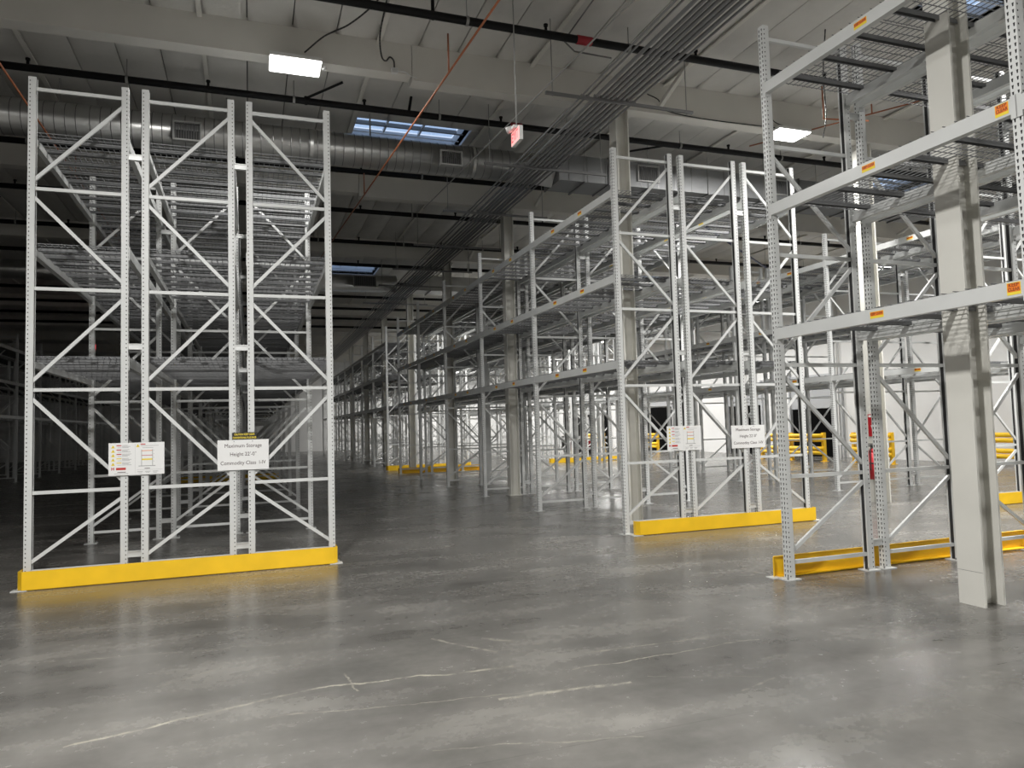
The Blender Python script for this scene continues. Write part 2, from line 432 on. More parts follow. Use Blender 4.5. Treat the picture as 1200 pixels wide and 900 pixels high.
# ================================================================ pallet racks
POST_H = 6.03
PITCH = 0.0508
def post_mesh(holes=True):
    mb = MB(); a = 0.04
    if not holes:
        mb.box(-a, -a+0.004, -a, a, 0, POST_H); mb.box(-a, a, -a, -a+0.004, 0, POST_H); mb.box(-a, a, a-0.004, a, 0, POST_H)
        return mb.mesh('post_plain', M['rack'])
    def sheet(fn, top, bot, nhole, hz0, hz1, ends):
        # rows of vertices at hole bottoms and tops; cells with holes left out
        rows = []; k = 0
        nrow = int((POST_H-0.03)/PITCH)
        full = [ends[0]] + list(top) + [ends[1]]
        fb = [ends[0]] + list(bot) + [ends[1]]
        seq = [(0.0, full)]
        for i in range(nrow):
            z = 0.02+i*PITCH
            seq.append((z+hz0, fb)); seq.append((z+hz1, full))
        seq.append((POST_H, full))
        idx = []
        vs = []; fs = []
        for z, us in seq:
            idx.append([len(vs)+q for q in range(len(us))])
            vs += [fn(u, z) for u in us]
        nu = len(full)
        for r in range(len(seq)-1):
            hole_row = r % 2 == 1
            for q in range(nu-1):
                if hole_row and q in nhole: continue
                fs.append((idx[r][q], idx[r][q+1], idx[r+1][q+1], idx[r+1][q]))
        mb.add(vs, fs)
    sheet(lambda u, z: (-a, u, z), (-0.029, -0.0125, 0.0125, 0.029), (-0.025, -0.0165, 0.0165, 0.025), (1, 3), 0.006, 0.034, (-a, a))
    for sgn in (-1, 1):
        sheet(lambda u, z, g=sgn: (u, g*a, z), (-0.026, -0.014), (-0.026, -0.014), (1,), 0.012, 0.026, (-a, a))
    for sgn in (-1, 1):
        mb.box(a-0.003, a, min(sgn*a, sgn*0.022), max(sgn*a, sgn*0.022), 0, POST_H)
    mb.box(-a, a, -a, a, POST_H, POST_H+0.002)
    mb.box(-a+0.006, a-0.004, -a+0.006, a-0.006, 0.001, POST_H-0.002, 1)   # added dark core, paints the shade seen through the holes
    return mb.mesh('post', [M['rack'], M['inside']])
POST = post_mesh(True)
POSTF = post_mesh(False)
PLATE = MB().box(-0.09, 0.09, -0.075, 0.075, 0, 0.010).mesh('foot_plate', M['rack'])
BOLT = MB().tube((0, 0, 0.01), (0, 0, 0.035), 0.009, 6).mesh('anchor_bolt', M['bolt'])
ZH = [0.178, 1.08, 2.279, 3.481, 4.682, 5.896]
SW = 0.040
mcache = {}
def strut_mesh(w):
    k = ('h', round(w, 3))
    if k not in mcache: mcache[k] = MB().box(0.036, w-0.036, -0.016, 0.016, -SW/2, SW/2).mesh('cross_strut', M['rack'])
    return mcache[k]
def diag_mesh(w, dz, up):
    k = ('d', round(w, 3), round(dz, 3), up)
    if k not in mcache:
        a, b = (0.02, 0.10), (w-0.02, dz-0.10)
        if not up: a, b = (0.02, dz-0.10), (w-0.02, 0.10)
        mcache[k] = MB().bar((a[0], 0, a[1]), (b[0], 0, b[1]), 0.030, SW).mesh('diagonal_brace', M['rack'])
    return mcache[k]
def far_frame_mesh(w, mirror):
    k = ('f', round(w, 3), mirror)
    if k not in mcache:
        mb = MB(); a = 0.04
        for x, s in ((0, -1), (w, 1)):
            mb.box(x-a if s < 0 else x+a-0.004, x-a+0.004 if s < 0 else x+a, -a, a, 0, POST_H)
            mb.box(x-a, x+a, -a, -a+0.004, 0, POST_H); mb.box(x-a, x+a, a-0.004, a, 0, POST_H)
            mb.box(x-0.09, x+0.09, -0.07, 0.07, 0, 0.01)
        for z in ZH: mb.box(0.036, w-0.036, -0.016, 0.016, z-SW/2, z+SW/2)
        for i in range(5):
            up = (i % 2 == 0) != mirror
            za, zb = ZH[i]+0.10, ZH[i+1]-0.10
            p, q = ((0.02, za), (w-0.02, zb)) if up else ((0.02, zb), (w-0.02, za))
            mb.bar((p[0], 0, p[1]), (q[0], 0, q[1]), 0.030, SW)
        mcache[k] = mb.mesh('upright_frame_far', M['rack'])
    return mcache[k]
BEAM_Z = [2.61, 3.965, 5.32]
BH = 0.12
def beam_mesh(ln):
    k = ('b', round(ln, 3))
    if k not in mcache:
        mb = MB()
        # outer face at -x, step on the inside for the deck
        prof = [(-0.046, -BH/2), (0.016, -BH/2), (0.016, BH/2-0.042), (-0.010, BH/2-0.042), (-0.010, BH/2), (-0.046, BH/2)]
        y0, y1 = 0.040, ln-0.040
        n = len(prof)
        vs = [(x, y0, z) for x, z in prof] + [(x, y1, z) for x, z in prof]
        fs = [(i, (i+1) % n, n+(i+1) % n, n+i)[::-1] for i in range(n)] + [tuple(range(n)), tuple(range(2*n-1, n-1, -1))]
        mb.add(vs, fs)
        for y, s in ((y0, -1), (y1, 1)):   # hooked end connectors on the post face
            ya, yb = (y-0.045, y+0.004) if s < 0 else (y-0.004, y+0.045)
            mb.box(-0.048, -0.0405, ya, yb, -0.10, 0.075)
            mb.box(-0.046, 0.016, (y if s < 0 else y-0.004), (y+0.004 if s < 0 else y), -0.10, 0.075)
        mcache[k] = mb.mesh('beam', M['beam'])
    return mcache[k]
def deck_mesh(w, ln, fine=True, chan=0):
    k = ('k', round(w, 3), round(ln, 3), fine, chan)
    if k not in mcache:
        mb = MB(); r = 0.0032
        x0, x1 = -0.050, w+0.050
        z = 0.004
        stepx = 0.064 if fine else 0.128; stepy = 0.102 if fine else 0.204
        n = max(2, int((w+0.02)/stepx)); ny = max(2, int((ln-0.05)/stepy))
        for i in range(n+1):
            x = -0.01+(w+0.02)*i/n
            mb.box(x-r, x+r, 0.012, ln-0.012, z-r, z+r)
        for j in range(ny+1):
            y = 0.018+(ln-0.036)*j/ny
            mb.box(x0, x1, y-r, y+r, z+r, z+3*r)
        mats = [M['zinc'], M['zincchan']]
        for c in range(chan):
            y = ln*(c+0.5)/chan
            mb.box(-0.008, w+0.008, y-0.022, y+0.022, -0.040, -0.001, 1)
        mcache[k] = mb.mesh('wire_deck', mats)
    return mcache[k]
def chan_mesh(w):
    k = ('c', round(w, 3))
    if k not in mcache:
        mb = MB()
        mb.box(-0.008, w+0.008, -0.024, 0.024, -0.006, -0.001); mb.box(-0.008, w+0.008, -0.024, -0.020, -0.040, -0.006); mb.box(-0.008, w+0.008, 0.020, 0.024, -0.040, -0.006)
        mcache[k] = mb.mesh('support_channel', M['zincchan'])
    return mcache[k]
# beam stickers
def sticker_mesh(two, lx):
    mb = MB(); w, h = (0.150, 0.062) if not two else (0.105, 0.092)
    mb.box(-0.0012, 0, -w/2, w/2, -h/2, h/2, 0)
    mb.box(-0.0020, -0.0012, -w/2+0.004, w/2-0.004, -h/2+0.022, h/2-0.004, 1)
    # read from the aisle (facing -x): text runs along -y
    if not two: put_text(mb, 'KEEP CLEAR', 0.030, (-0.0026, 0, 0.009), (0, -1, 0), (0, 0, 1), 2, bold=0.0009, width=0.135)
    else:
        put_text(mb, 'KEEP', 0.036, (-0.0026, 0, 0.027), (0, -1, 0), (0, 0, 1), 2, bold=0.001)
        put_text(mb, 'CLEAR', 0.034, (-0.0026, 0, -0.006), (0, -1, 0), (0, 0, 1), 2, bold=0.001, squash=0.9)
    return mb.mesh('keep_clear_sticker', [M['inkyellow'], M['inkorange'], M['inkbrown']])
STK1 = sticker_mesh(False, 0); STK2 = sticker_mesh(True, 0)

def pallet_rack(label, x0, w, ys, mirror=False, near=2, decks=3, group=None, deck_near=0, spacer_to=None, stick=0, stick_two=False, no_decks=False, skip_deck=(), top_diag=True):
    root = ob('pallet_rack', None, None, (x0, ys[0], 0)); root.empty_display_size = 0.2
    tag(root, label, 'pallet rack', group)
    y0 = ys[0]
    for i, y in enumerate(ys):
        if i < near:
            fr = ob('upright_frame', None, root, (0, y-y0, 0)); fr.empty_display_size = 0.1
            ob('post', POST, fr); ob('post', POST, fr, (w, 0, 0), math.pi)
            for x in (0, w):
                pl = ob('foot_plate', PLATE, fr, (x, 0, 0))
                for sx in (-1, 1): ob('anchor_bolt', BOLT, fr, (x+sx*0.07, sx*0.055, 0))
            sm = strut_mesh(w)
            for z in ZH: ob('cross_strut', sm, fr, (0, 0, z))
            for k in range(5 if top_diag else 4):
                up = (k % 2 == 0) != mirror
                ob('diagonal_brace', diag_mesh(w, ZH[k+1]-ZH[k], up), fr, (0, 0, ZH[k]))
        else:
            ob('upright_frame', far_frame_mesh(w, mirror), root, (0, y-y0, 0))
        if spacer_to is not None:
            for z in (0.295, 2.80, 5.16):
                k = ('s', round(spacer_to, 3))
                if k not in mcache:
                    mcache[k] = MB().box(0.04, spacer_to-0.04, -0.02, 0.02, -0.036, 0.036).box(0.04, spacer_to-0.04, -0.030, -0.02, 0.026, 0.036).box(0.04, spacer_to-0.04, -0.030, -0.02, -0.036, -0.026).mesh('row_spacer', M['spacer'])
                ob('row_spacer', mcache[k], root, (w, y-y0, z))
    for i in range(len(ys)-1):
        ya, ln = ys[i]-y0, ys[i+1]-ys[i]
        bm = beam_mesh(ln)
        for li, z in enumerate(BEAM_Z):
            b1 = ob('beam', bm, root, (0, ya, z))
            b2 = ob('beam', bm, root, (w, ya+ln, z), math.pi)
            if i < stick:
                if not stick_two:
                    for t in (1/3, 2/3): ob('keep_clear_sticker', STK1, b1, (-0.0462, ln*t, 0.004))
                else:
                    ob('keep_clear_sticker', STK1, b1, (-0.0462, ln*0.5, 0.004)); ob('keep_clear_sticker', STK2, b1, (-0.0462, 0.11, 0.004))
            if no_decks: continue
            zd = z+BH/2+0.001
            if i < deck_near or decks > 1:
                dl = (ln-0.10)/decks
                for d in range(decks):
                    if (i, li, d) in skip_deck: continue
                    isn = i < deck_near
                    dk = ob('wire_deck', deck_mesh(w, dl, True, 0 if isn else 3), root, (0, ya+0.05+d*dl, zd))
                    if isn:
                        for c in range(3): ob('support_channel', chan_mesh(w), dk, (0, dl*(c+0.5)/3, 0))
            else:
                ob('wire_deck', deck_mesh(w, ln-0.10, False, 9), root, (0, ya+0.05, zd))
    return root

B = 3.56
YL = [9.93+k*B for k in range(6)]
YM = [10.04+k*B for k in range(6)]
Y2 = [30.45+k*B for k in range(9)]
YR = [0.93, 3.665, 6.40]
g = 'pallet racks'
# left block
pallet_rack('pale grey pallet rack line left of the load warning sign, next to the dark aisle', -2.418, 0.991, YL, near=3, group=g, deck_near=2, spacer_to=0.226)
pallet_rack('pale grey pallet rack line between the two white signs of the left block', -1.201, 0.995, YL, near=3, group=g, deck_near=2, spacer_to=0.224)
pallet_rack('pale grey pallet rack line along the open centre aisle, right edge of the left block', 0.018, 0.987, YL, mirror=True, near=3, group=g, deck_near=2)
# middle block
pallet_rack('grey pallet rack line along the right side of the centre aisle, with steel pillars inside', 5.414, 1.003, YM, near=4, group=g, deck_near=3, spacer_to=0.221, stick=5)
pallet_rack('grey pallet rack line in the middle of the centre block, between its two white signs', 6.638, 1.005, YM, near=3, group=g, deck_near=1, spacer_to=0.222)
pallet_rack('bright pallet rack line at the right end of the centre block yellow guard', 7.865, 0.985, YM, mirror=True, near=3, group=g, deck_near=1, stick=2)
# near right block
pallet_rack('nearest grey pallet rack with keep clear stickers, around the big white pillar', 5.375, 1.085, YR, top_diag=False, near=3, decks=2, group=g, deck_near=2, spacer_to=0.23, stick=2, stick_two=True)
pallet_rack('grey pallet rack line just behind the nearest right-hand rack', 6.69, 1.08, YR, top_diag=False, near=3, decks=2, group=g, deck_near=2, spacer_to=0.21)
pallet_rack('grey pallet rack line furthest back in the near right-hand block', 7.98, 1.05, YR, top_diag=False, mirror=True, near=3, decks=2, group=g, deck_near=1)
# block toward the docks
YN = [9.93+k*B for k in range(6)]
pallet_rack('grey pallet rack line of the dock side block facing the extinguisher pillar', 12.81, 1.0, YN, near=2, group=g, spacer_to=0.22, stick=3)
pallet_rack('grey pallet rack line in the middle of the dock side block', 14.03, 1.0, YN, near=2, group=g, spacer_to=0.24)
pallet_rack('grey pallet rack line of the dock side block facing the yellow guard rails', 15.27, 1.0, YN, mirror=True, near=2, group=g)
# beyond the far cross aisle
pallet_rack('small bright rack line past the far cross aisle, in line with the pillars', 5.414, 1.0, Y2, near=0, decks=1, group=g, spacer_to=0.22)
pallet_rack('small bright rack line past the far cross aisle, middle of its three', 6.634, 1.0, Y2, near=0, decks=1, group=g, spacer_to=0.22)
pallet_rack('small bright rack line past the far cross aisle, right of its three', 7.854, 1.0, Y2, mirror=True, near=0, decks=1, group=g)
pallet_rack('tiny bright rack line far back near the parked lift truck, left of its three', 12.81, 1.0, Y2, near=0, decks=1, group=g, spacer_to=0.22)
pallet_rack('tiny bright rack line far back near the parked lift truck, middle of its three', 14.03, 1.0, Y2, near=0, decks=1, group=g, spacer_to=0.24)
pallet_rack('tiny bright rack line far back near the parked lift truck, right of its three', 15.27, 1.0, Y2, mirror=True, near=0, decks=1, group=g)
pallet_rack('unlit rack line deep behind the left block, left of its three', -2.418, 1.0, Y2, near=0, decks=1, group=g, spacer_to=0.22)
pallet_rack('unlit rack line deep behind the left block, middle of its three', -1.198, 1.0, Y2, near=0, decks=1, group=g, spacer_to=0.22)
pallet_rack('unlit rack line deep behind the left block, right of its three', 0.022, 1.0, Y2, mirror=True, near=0, decks=1, group=g)
YLL = [24.0+k*B for k in range(11)]
pallet_rack('black silhouetted rack line across the dark aisle at the left edge', -9.9, 1.0, YLL, near=0, decks=1, group=g)
pallet_rack('black silhouetted rack line, second row across the dark aisle', -11.12, 1.0, YLL, near=0, decks=1, group=g)

# ---------------------------------------------------------------- yellow end guards
def guard(label, x0, x1, y, ret, side=-1, h=0.215):
    """bent plate in front of the frames; side=-1 faces the viewpoint, returns run away from the face"""
    t = 0.008; s = -side
    mb = MB()
    c = 0.05
    pts = [(x0, y+s*ret), (x0, y+s*c), (x0+c, y), (x1-c, y), (x1, y+s*c), (x1, y+s*ret)]
    inn = [(x0+t, y+s*ret), (x0+t, y+s*(c+0.003)), (x0+c+0.003, y+s*t), (x1-c-0.003, y+s*t), (x1-t, y+s*(c+0.003)), (x1-t, y+s*ret)]
    n = len(pts)
    vs = [(p[0]-x0, p[1]-y, 0.012) for p in pts]+[(p[0]-x0, p[1]-y, h) for p in pts]+[(p[0]-x0, p[1]-y, 0.012) for p in inn]+[(p[0]-x0, p[1]-y, h) for p in inn]
    fs = []
    for i in range(n-1):
        q = [(i, i+1, n+i+1, n+i), (2*n+i, 3*n+i, 3*n+i+1, 2*n+i+1), (n+i, n+i+1, 3*n+i+1, 3*n+i), (i, 2*n+i, 2*n+i+1, i+1)]
        fs += q if s > 0 else [f[::-1] for f in q]
    fs += [(0, n, 3*n, 2*n), (n-1, 3*n-1, 4*n-1, 2*n-1)]
    mb.add(vs, fs)
    # foot flange on the inside and a top lip
    fy = (t, 0.09) if s > 0 else (-0.09, -t)
    mb.box(c, x1-x0-c, fy[0], fy[1], 0.004, 0.012)
    ly = (t, 0.028) if s > 0 else (-0.028, -t)
    mb.box(c, x1-x0-c, ly[0], ly[1], h-0.006, h)
    go = ob('rack_end_guard', mb.mesh('rack_end_guard', M['yellow']), None, (x0, y, 0))
    tag(go, label, 'guard', 'yellow rack end guards')
    for x in (0.02, x1-x0-0.02):
        ob('foot_plate', MB().box(-0.08, 0.08, -0.06, 0.06, 0, 0.008).mesh('guard_foot', M['rack']), go, (x, s*0.06, 0))
    return go
guard('long yellow guard along the foot of the left block, under its signs', -2.475, 1.055, 9.70, 0.30)
guard('yellow guard along the foot of the centre block, beside the first pillar', 5.47, 8.87, 9.80, 0.12)
guard('yellow guard behind the nearest right-hand rack posts, by the big pillar', 5.285, 9.20, 6.60, 0.06, side=1)
guard('yellow guard at the foot of the dock side block, far right edge', 12.72, 16.36, 9.72, 0.25)
guard('small yellow guard at the far end of the centre block', 5.35, 8.92, 28.05, 0.25, side=1)
guard('small yellow guard across the far cross aisle, foot of bright white frames', 5.30, 8.92, 30.15, 0.25)
guard('small yellow guard far back below the parked lift truck', 12.6, 16.4, 30.1, 0.25)
guard('dark yellow guard deep behind the left block', -2.5, 1.05, 28.6, 0.25)

# ---------------------------------------------------------------- signs on the frames
def storage_sign(label, x0, x1, y, z0, z1):
    w, h = x1-x0, z1-z0
    s = ob('storage_sign', MB().box(-w/2, w/2, 0, 0.006, -h/2, h/2).mesh('sign_board', M['white']), None, ((x0+x1)/2, y, (z0+z1)/2))
    tag(s, label, 'sign', 'maximum storage signs')
    for t, z, sz, sp in (("Maximum Storage", 0.114, 0.066, 0.72), ("Height 22'-0\"", 0.008, 0.066, 0.51), ("Commodity Class  I-IV", -0.102, 0.066, 0.88)):
        mb = MB(); put_text(mb, t, sz, (0, -0.0015, z), (1, 0, 0), (0, 0, 1), 0, bold=0.0, width=sp*w)
        ob('lettering', mb.mesh('lettering', M['ink']), s)['kind'] = 'stuff'
    bl = MB()
    for bx in (-0.11, 0.11): bl.tube((bx, 0.001, h/2-0.02), (bx, -0.004, h/2-0.02), 0.007, 6)
    ob('rivet', bl.mesh('rivet', M['bolt']), s)
def load_sign(label, x0, x1, y, z0, z1):
    w, h = x1-x0, z1-z0
    s = ob('load_warning_sign', MB().box(-w/2, w/2, 0, 0.006, -h/2, h/2).mesh('sign_board', M['white']), None, ((x0+x1)/2, y, (z0+z1)/2))
    tag(s, label, 'sign', 'load warning signs')
    e = -0.0012
    pr = MB()   # materials: 0 grey, 1 red, 2 yellow, 3 ink, 4 orange
    def rect(xa, xb, za, zb, mi): pr.add([(xa, e, za), (xb, e, za), (xb, e, zb), (xa, e, zb)], [(0, 1, 2, 3)], mi)
    def tri(cx, cz, r, mi, ee=0): pr.add([(cx-r, e-ee, cz-r*0.8), (cx+r, e-ee, cz-r*0.8), (cx, e-ee, cz+r*0.95)], [(0, 1, 2)], mi)
    hw, hh = w/2, h/2
    rect(-0.018, -0.0165, -hh+0.02, hh-0.015, 0)
    for i in range(5):
        z = hh-0.045-i*0.052
        tri(-hw+0.048, z, 0.021, 2)
        rect(-hw+0.047, -hw+0.049, z-0.010, z+0.008, 3)
        rect(-hw+0.085, -hw+0.138, z+0.008, z+0.019, 1 if i < 3 else 2)
        for q in range(3):
            rect(-hw+0.145, -hw+0.145+0.10*(0.6+0.4*((i*7+q*3) % 5)/4), z+0.012-q*0.013, z+0.0165-q*0.013, 0)
        rect(-hw+0.095, -hw+0.14, z-0.014, z-0.010, 0)
    # maker's mark: red H emblem and red name
    put_text(pr, 'H', 0.046, (-hw+0.045, e, -hh+0.078), (1, 0, 0), (0, 0, 1), 1, bold=0.002)
    rect(-hw+0.08, -hw+0.185, -hh+0.064, -hh+0.092, 1)
    rect(-hw+0.095, -hw+0.185, -hh+0.034, -hh+0.041, 3)
    rect(-hw+0.06, -hw+0.21, -hh+0.018, -hh+0.023, 0)
    # right half: warning and rack diagram
    tri(0.012, hh-0.038, 0.021, 2); rect(0.011, 0.013, hh-0.047, hh-0.03, 3)
    rect(0.042, 0.095, hh-0.028, hh-0.016, 1)
    rect(0.045, 0.24, hh-0.043, hh-0.039, 0); rect(0.06, 0.18, hh-0.067, hh-0.063, 0)
    rect(0.050, 0.056, -hh+0.108, hh-0.085, 0); rect(0.170, 0.176, -hh+0.108, hh-0.085, 0)
    rect(0.02, 0.205, -hh+0.100, -hh+0.108, 0)
    rect(0.056, 0.170, hh-0.104, hh-0.097, 4); rect(0.056, 0.170, hh-0.160, hh-0.154, 1)
    rect(0.056, 0.170, hh-0.214, hh-0.196, 2)
    for q in range(4): rect(0.184, 0.189, hh-0.10-q*0.045, hh-0.092-q*0.045, 0)
    rect(0.085, 0.145, -hh+0.070, -hh+0.077, 3)
    rect(0.0, hw-0.02, -hh+0.058, -hh+0.060, 0)
    for q in range(3): rect(0.005+q*0.085, 0.005+q*0.085+0.06, -hh+0.034, -hh+0.039, 0); rect(0.02+q*0.08, 0.06+q*0.08, -hh+0.020, -hh+0.024, 0)
    ob('printing', pr.mesh('printing', [M['inkgrey'], M['inkred'], M['inkyellow'], M['ink'], M['inkorange']]), s)['kind'] = 'stuff'
load_sign('white load warning sign with yellow triangles on the left block', -1.59, -0.985, 9.868, 1.242, 1.63)
storage_sign('white maximum storage sign on the left block, under the black and yellow plate', -0.383, 0.226, 9.868, 1.247, 1.625)
load_sign('white load warning sign with yellow triangles on the centre block', 6.16, 6.785, 9.985, 1.244, 1.63)
storage_sign('white maximum storage sign on the centre block, next to the near rack post', 7.362, 8.02, 9.985, 1.24, 1.61)
cs = ob('caution_plate', MB().box(-0.147, 0.147, 0, 0.004, -0.045, 0.045).mesh('caution_plate', M['black']), None, (-0.063, 9.870, 1.672))
tag(cs, 'small black plate with yellow caution lettering above the maximum storage sign', 'sign')
mb = MB()
put_text(mb, 'CAUTION KEEP CLEAR', 0.034, (0, -0.001, 0.020), (1, 0, 0), (0, 0, 1), 0, bold=0.001, width=0.245)
put_text(mb, 'CONVENTIONAL FLUE SPACE', 0.034, (0, -0.001, -0.022), (1, 0, 0), (0, 0, 1), 0, bold=0.001, width=0.28)
ob('lettering', mb.mesh('lettering', M['inkyellow']), cs)['kind'] = 'stuff'

# ================================================================ overhead services
# black sprinkler mains across the hall
PIPEY = [9.52, 12.72, 15.95, 18.9, 22.06, 25.15, 28.2, 31.3, 34.4, 37.5, 40.6]
PLAB = ['black sprinkler main nearest the viewpoint, passing under the first girder bay', 'black sprinkler main just above the rack tops in front of the skylight', 'black sprinkler main running behind the round duct',
        'black sprinkler main, first beyond the second girder', 'black sprinkler main, second beyond the second girder', 'black sprinkler main, third beyond the second girder',
        'dim black sprinkler main above the far cross aisle', 'faint black pipe, first past the far cross aisle', 'faint black pipe, second past the far cross aisle', 'faint black pipe, third past the far cross aisle', 'faint black pipe, fourth past the far cross aisle']
HR = MB().tube((0, 0, 0.05), (0, 0, ZC-7.4), 0.007, 6).mesh('hanger_rod', M['rod'])
HC = MB().tube((-0.02, 0, 0), (0.02, 0, 0), 0.068, 12).mesh('pipe_clamp', M['rod'])
HN = MB().tube((0, 0, 0.05), (0, 0, 0.13), 0.022, 8).tube((0, 0, 0.12), (0, 0, 0.15), 0.035, 8).mesh('sprinkler_outlet', M['blackpipe'])
for i, y in enumerate(PIPEY):
    p = ob('sprinkler_main', MB().tube((XL+0.5, 0, 0), (XR-0.3, 0, 0), 0.058, 14).mesh('sprinkler_main', M['blackpipe'], True), None, (0, y, 7.40))
    tag(p, PLAB[i], 'pipe', 'black sprinkler mains')
    if i < 6:
        for k in range(-3, 9):
            x = 0.35+k*2.56+i*0.4
            ob('hanger_rod', HR, p, (x, 0, 0)); ob('pipe_clamp', HC, p, (x, 0, 0))
            ob('sprinkler_outlet', HN, p, (x+1.2, 0, 0))
        if i < 2:
            ob('red_coupling', MB().tube((-0.12, 0, 0), (0.12, 0, 0), 0.066, 14).mesh('red_coupling', M['redpaint'], True), p, ((4.72, 0, 0) if i == 0 else (5.85-1.05, 0, 0)))
        if i == 1:
            ob('sway_brace', MB().tube((0.95, 0, 0.05), (1.55, -0.25, 0.30), 0.022, 8).tube((0.95, 0, 0.08), (0.95, 0, -0.06), 0.03, 8).mesh('sway_brace', M['blackpipe']), p)
            ob('sway_brace', MB().tube((2.75, 0, 0.05), (2.80, 0.0, 0.34), 0.026, 8).mesh('sway_brace', M['blackpipe']), p)
            ob('sway_brace', MB().tube((8.2, 0, 0.0), (7.4, 0.5, -0.05), 0.022, 8).mesh('sway_brace', M['blackpipe']), p)
        if i == 0:
            ob('sway_brace', MB().tube((2.42, 0, -0.06), (2.42, 0, 0.33), 0.026, 8).mesh('sway_brace', M['blackpipe']), p)

# orange branch pipes
def opipe(label, a, b, risers):
    p = ob('orange_pipe', MB().tube((0, 0, 0), Vector(b)-Vector(a), 0.014, 8).mesh('orange_pipe', M['orange'], True), None, a)
    tag(p, label, 'pipe', 'orange branch pipes')
    for t, h in risers:
        c = (Vector(b)-Vector(a))*t
        ob('riser', MB().tube(c, c+Vector((0, 0, h)), 0.013, 8).mesh('riser', M['orange'], True), p)
opipe('long orange pipe slanting from the exit sign toward the skylight', (2.76, 7.0, 6.58), (1.90, 21.0, 6.58), [((9.45-7.0)/14, 0.55), ((15.0-7.0)/14, 0.45)])
opipe('orange pipe passing behind the top of the leftmost rack post', (-3.02, 8.5, 6.58), (-3.02, 22.0, 6.58), [(0.5, 0.4)])
opipe('short orange pipe above the ceiling lamp on the right', (8.93, 9.3, 6.62), (9.75, 9.15, 6.62), [(0.02, 0.55)])
opipe('orange pipe seen through the top deck of the nearest right rack', (9.6, 12.0, 7.25), (13.6, 5.5, 7.25), [(0.3, 0.4)])

# electrical conduits on trapeze hangers
CX = [4.72, 4.80, 4.95, 5.05, 5.14, 5.22, 5.32, 5.395, 5.50, 5.585]
CR = [0.014, 0.014, 0.026, 0.025, 0.028, 0.025, 0.028, 0.025, 0.028, 0.016]
ORD = ['first', 'second', 'third', 'fourth', 'fifth', 'sixth', 'seventh', 'eighth', 'ninth', 'tenth']
for i, (x, r) in enumerate(zip(CX, CR)):
    c = ob('electrical_conduit', MB().tube((0, 0, 0), (0, 47, 0), r, 10).mesh('electrical_conduit', M['conduit'], True), None, (x, 4.2, 6.602+r))
    tag(c, 'dark steel conduit in the overhead bundle, %s from the exit sign side' % ORD[i], 'conduit', 'overhead conduits')
TL = ['nearest strut trapeze under the conduit bundle, beside the first pillar', 'strut trapeze under the conduits level with the duct end', 'strut trapeze under the conduits at the second girder', 'dim strut trapeze under the conduits, fourth along', 'dim strut trapeze under the conduits, fifth along', 'dim strut trapeze under the conduits, sixth along', 'dim strut trapeze under the conduits, seventh along']
for i, y in enumerate([9.63, 12.61, 15.67, 18.8, 21.85, 24.4, 28.0]):
    t = ob('trapeze_hanger', MB().box(-1.26, 1.26, -0.021, 0.021, -0.042, 0.0).mesh('trapeze_strut', M['strut']), None, (5.38, y, 6.60))
    tag(t, TL[i], 'hanger', 'conduit trapezes')
    for x in (-1.15, 1.15): ob('hanger_rod', MB().tube((x, 0, -0.06), (x, 0, ZC-6.6), 0.007, 6).mesh('hanger_rod', M['rod']), t)
    mb = MB()
    for x, r in zip(CX, CR): mb.box(x-5.38-r-0.012, x-5.38-r, -0.02, 0.02, 0.0, r*2); mb.box(x-5.38+r, x-5.38+r+0.012, -0.02, 0.02, 0, r*2)
    ob('conduit_clamp', mb.mesh('conduit_clamp', M['strut']), t)
gc = ob('grey_conduit', MB().tube((0, 0, 0), (-0.6, 9.3, 0), 0.011, 8).mesh('grey_conduit', M['rod'], True), None, (4.28, 6.4, 6.60))
tag(gc, 'thin pale conduit slanting past the exit sign above the dark bundle', 'conduit')

# round duct with registers, joined to a rectangular trunk
DY, DZ, DR = 13.70, 6.99, 0.30
dr = ob('spiral_duct', MB().tube((XL+1, 0, 0), (5.05, 0, 0), DR, 40).mesh('spiral_duct', M['duct'], True), None, (0, DY, DZ))
tag(dr, 'round galvanised duct with spiral seams crossing behind the left rack tops', 'duct')
for p_ in dr.data.polygons:
    if len(p_.vertices) > 4: p_.use_smooth = False
rib = MB(); 
for k in range(24):
    a, b = 2*math.pi*k/24, 2*math.pi*(k+1)/24
    rib.add([(-0.006, math.cos(a)*(DR+0.005), math.sin(a)*(DR+0.005)), (0.006, math.cos(a)*(DR+0.005), math.sin(a)*(DR+0.005)), (0.006, math.cos(b)*(DR+0.005), math.sin(b)*(DR+0.005)), (-0.006, math.cos(b)*(DR+0.005), math.sin(b)*(DR+0.005))], [(0, 1, 2, 3)])
ribm = rib.mesh('seam_ring', M['ductseam'], True)
x = -7.0
k = 0
while x < 5.0:
    ob('seam_ring', ribm, dr, (x, 0, 0)); x += 0.155 + (0.05 if k % 9 == 0 else 0); k += 1
bandm = MB().tube((-0.03, 0, 0), (0.03, 0, 0), DR+0.008, 40, cap=False).mesh('joint_band', M['duct'], True)
for x in (-4.9, -1.9, 1.1, 4.2): ob('joint_band', bandm, dr, (x, 0, 0))
for x in (-5.6, -2.95, -0.35, 2.2, 4.6):
    ob('hanger_strap', MB().box(-0.015, 0.015, -0.31, -0.305, 0, ZC-DZ).mesh('hanger_strap', M['rod']), dr, (x, 0.3, 0))
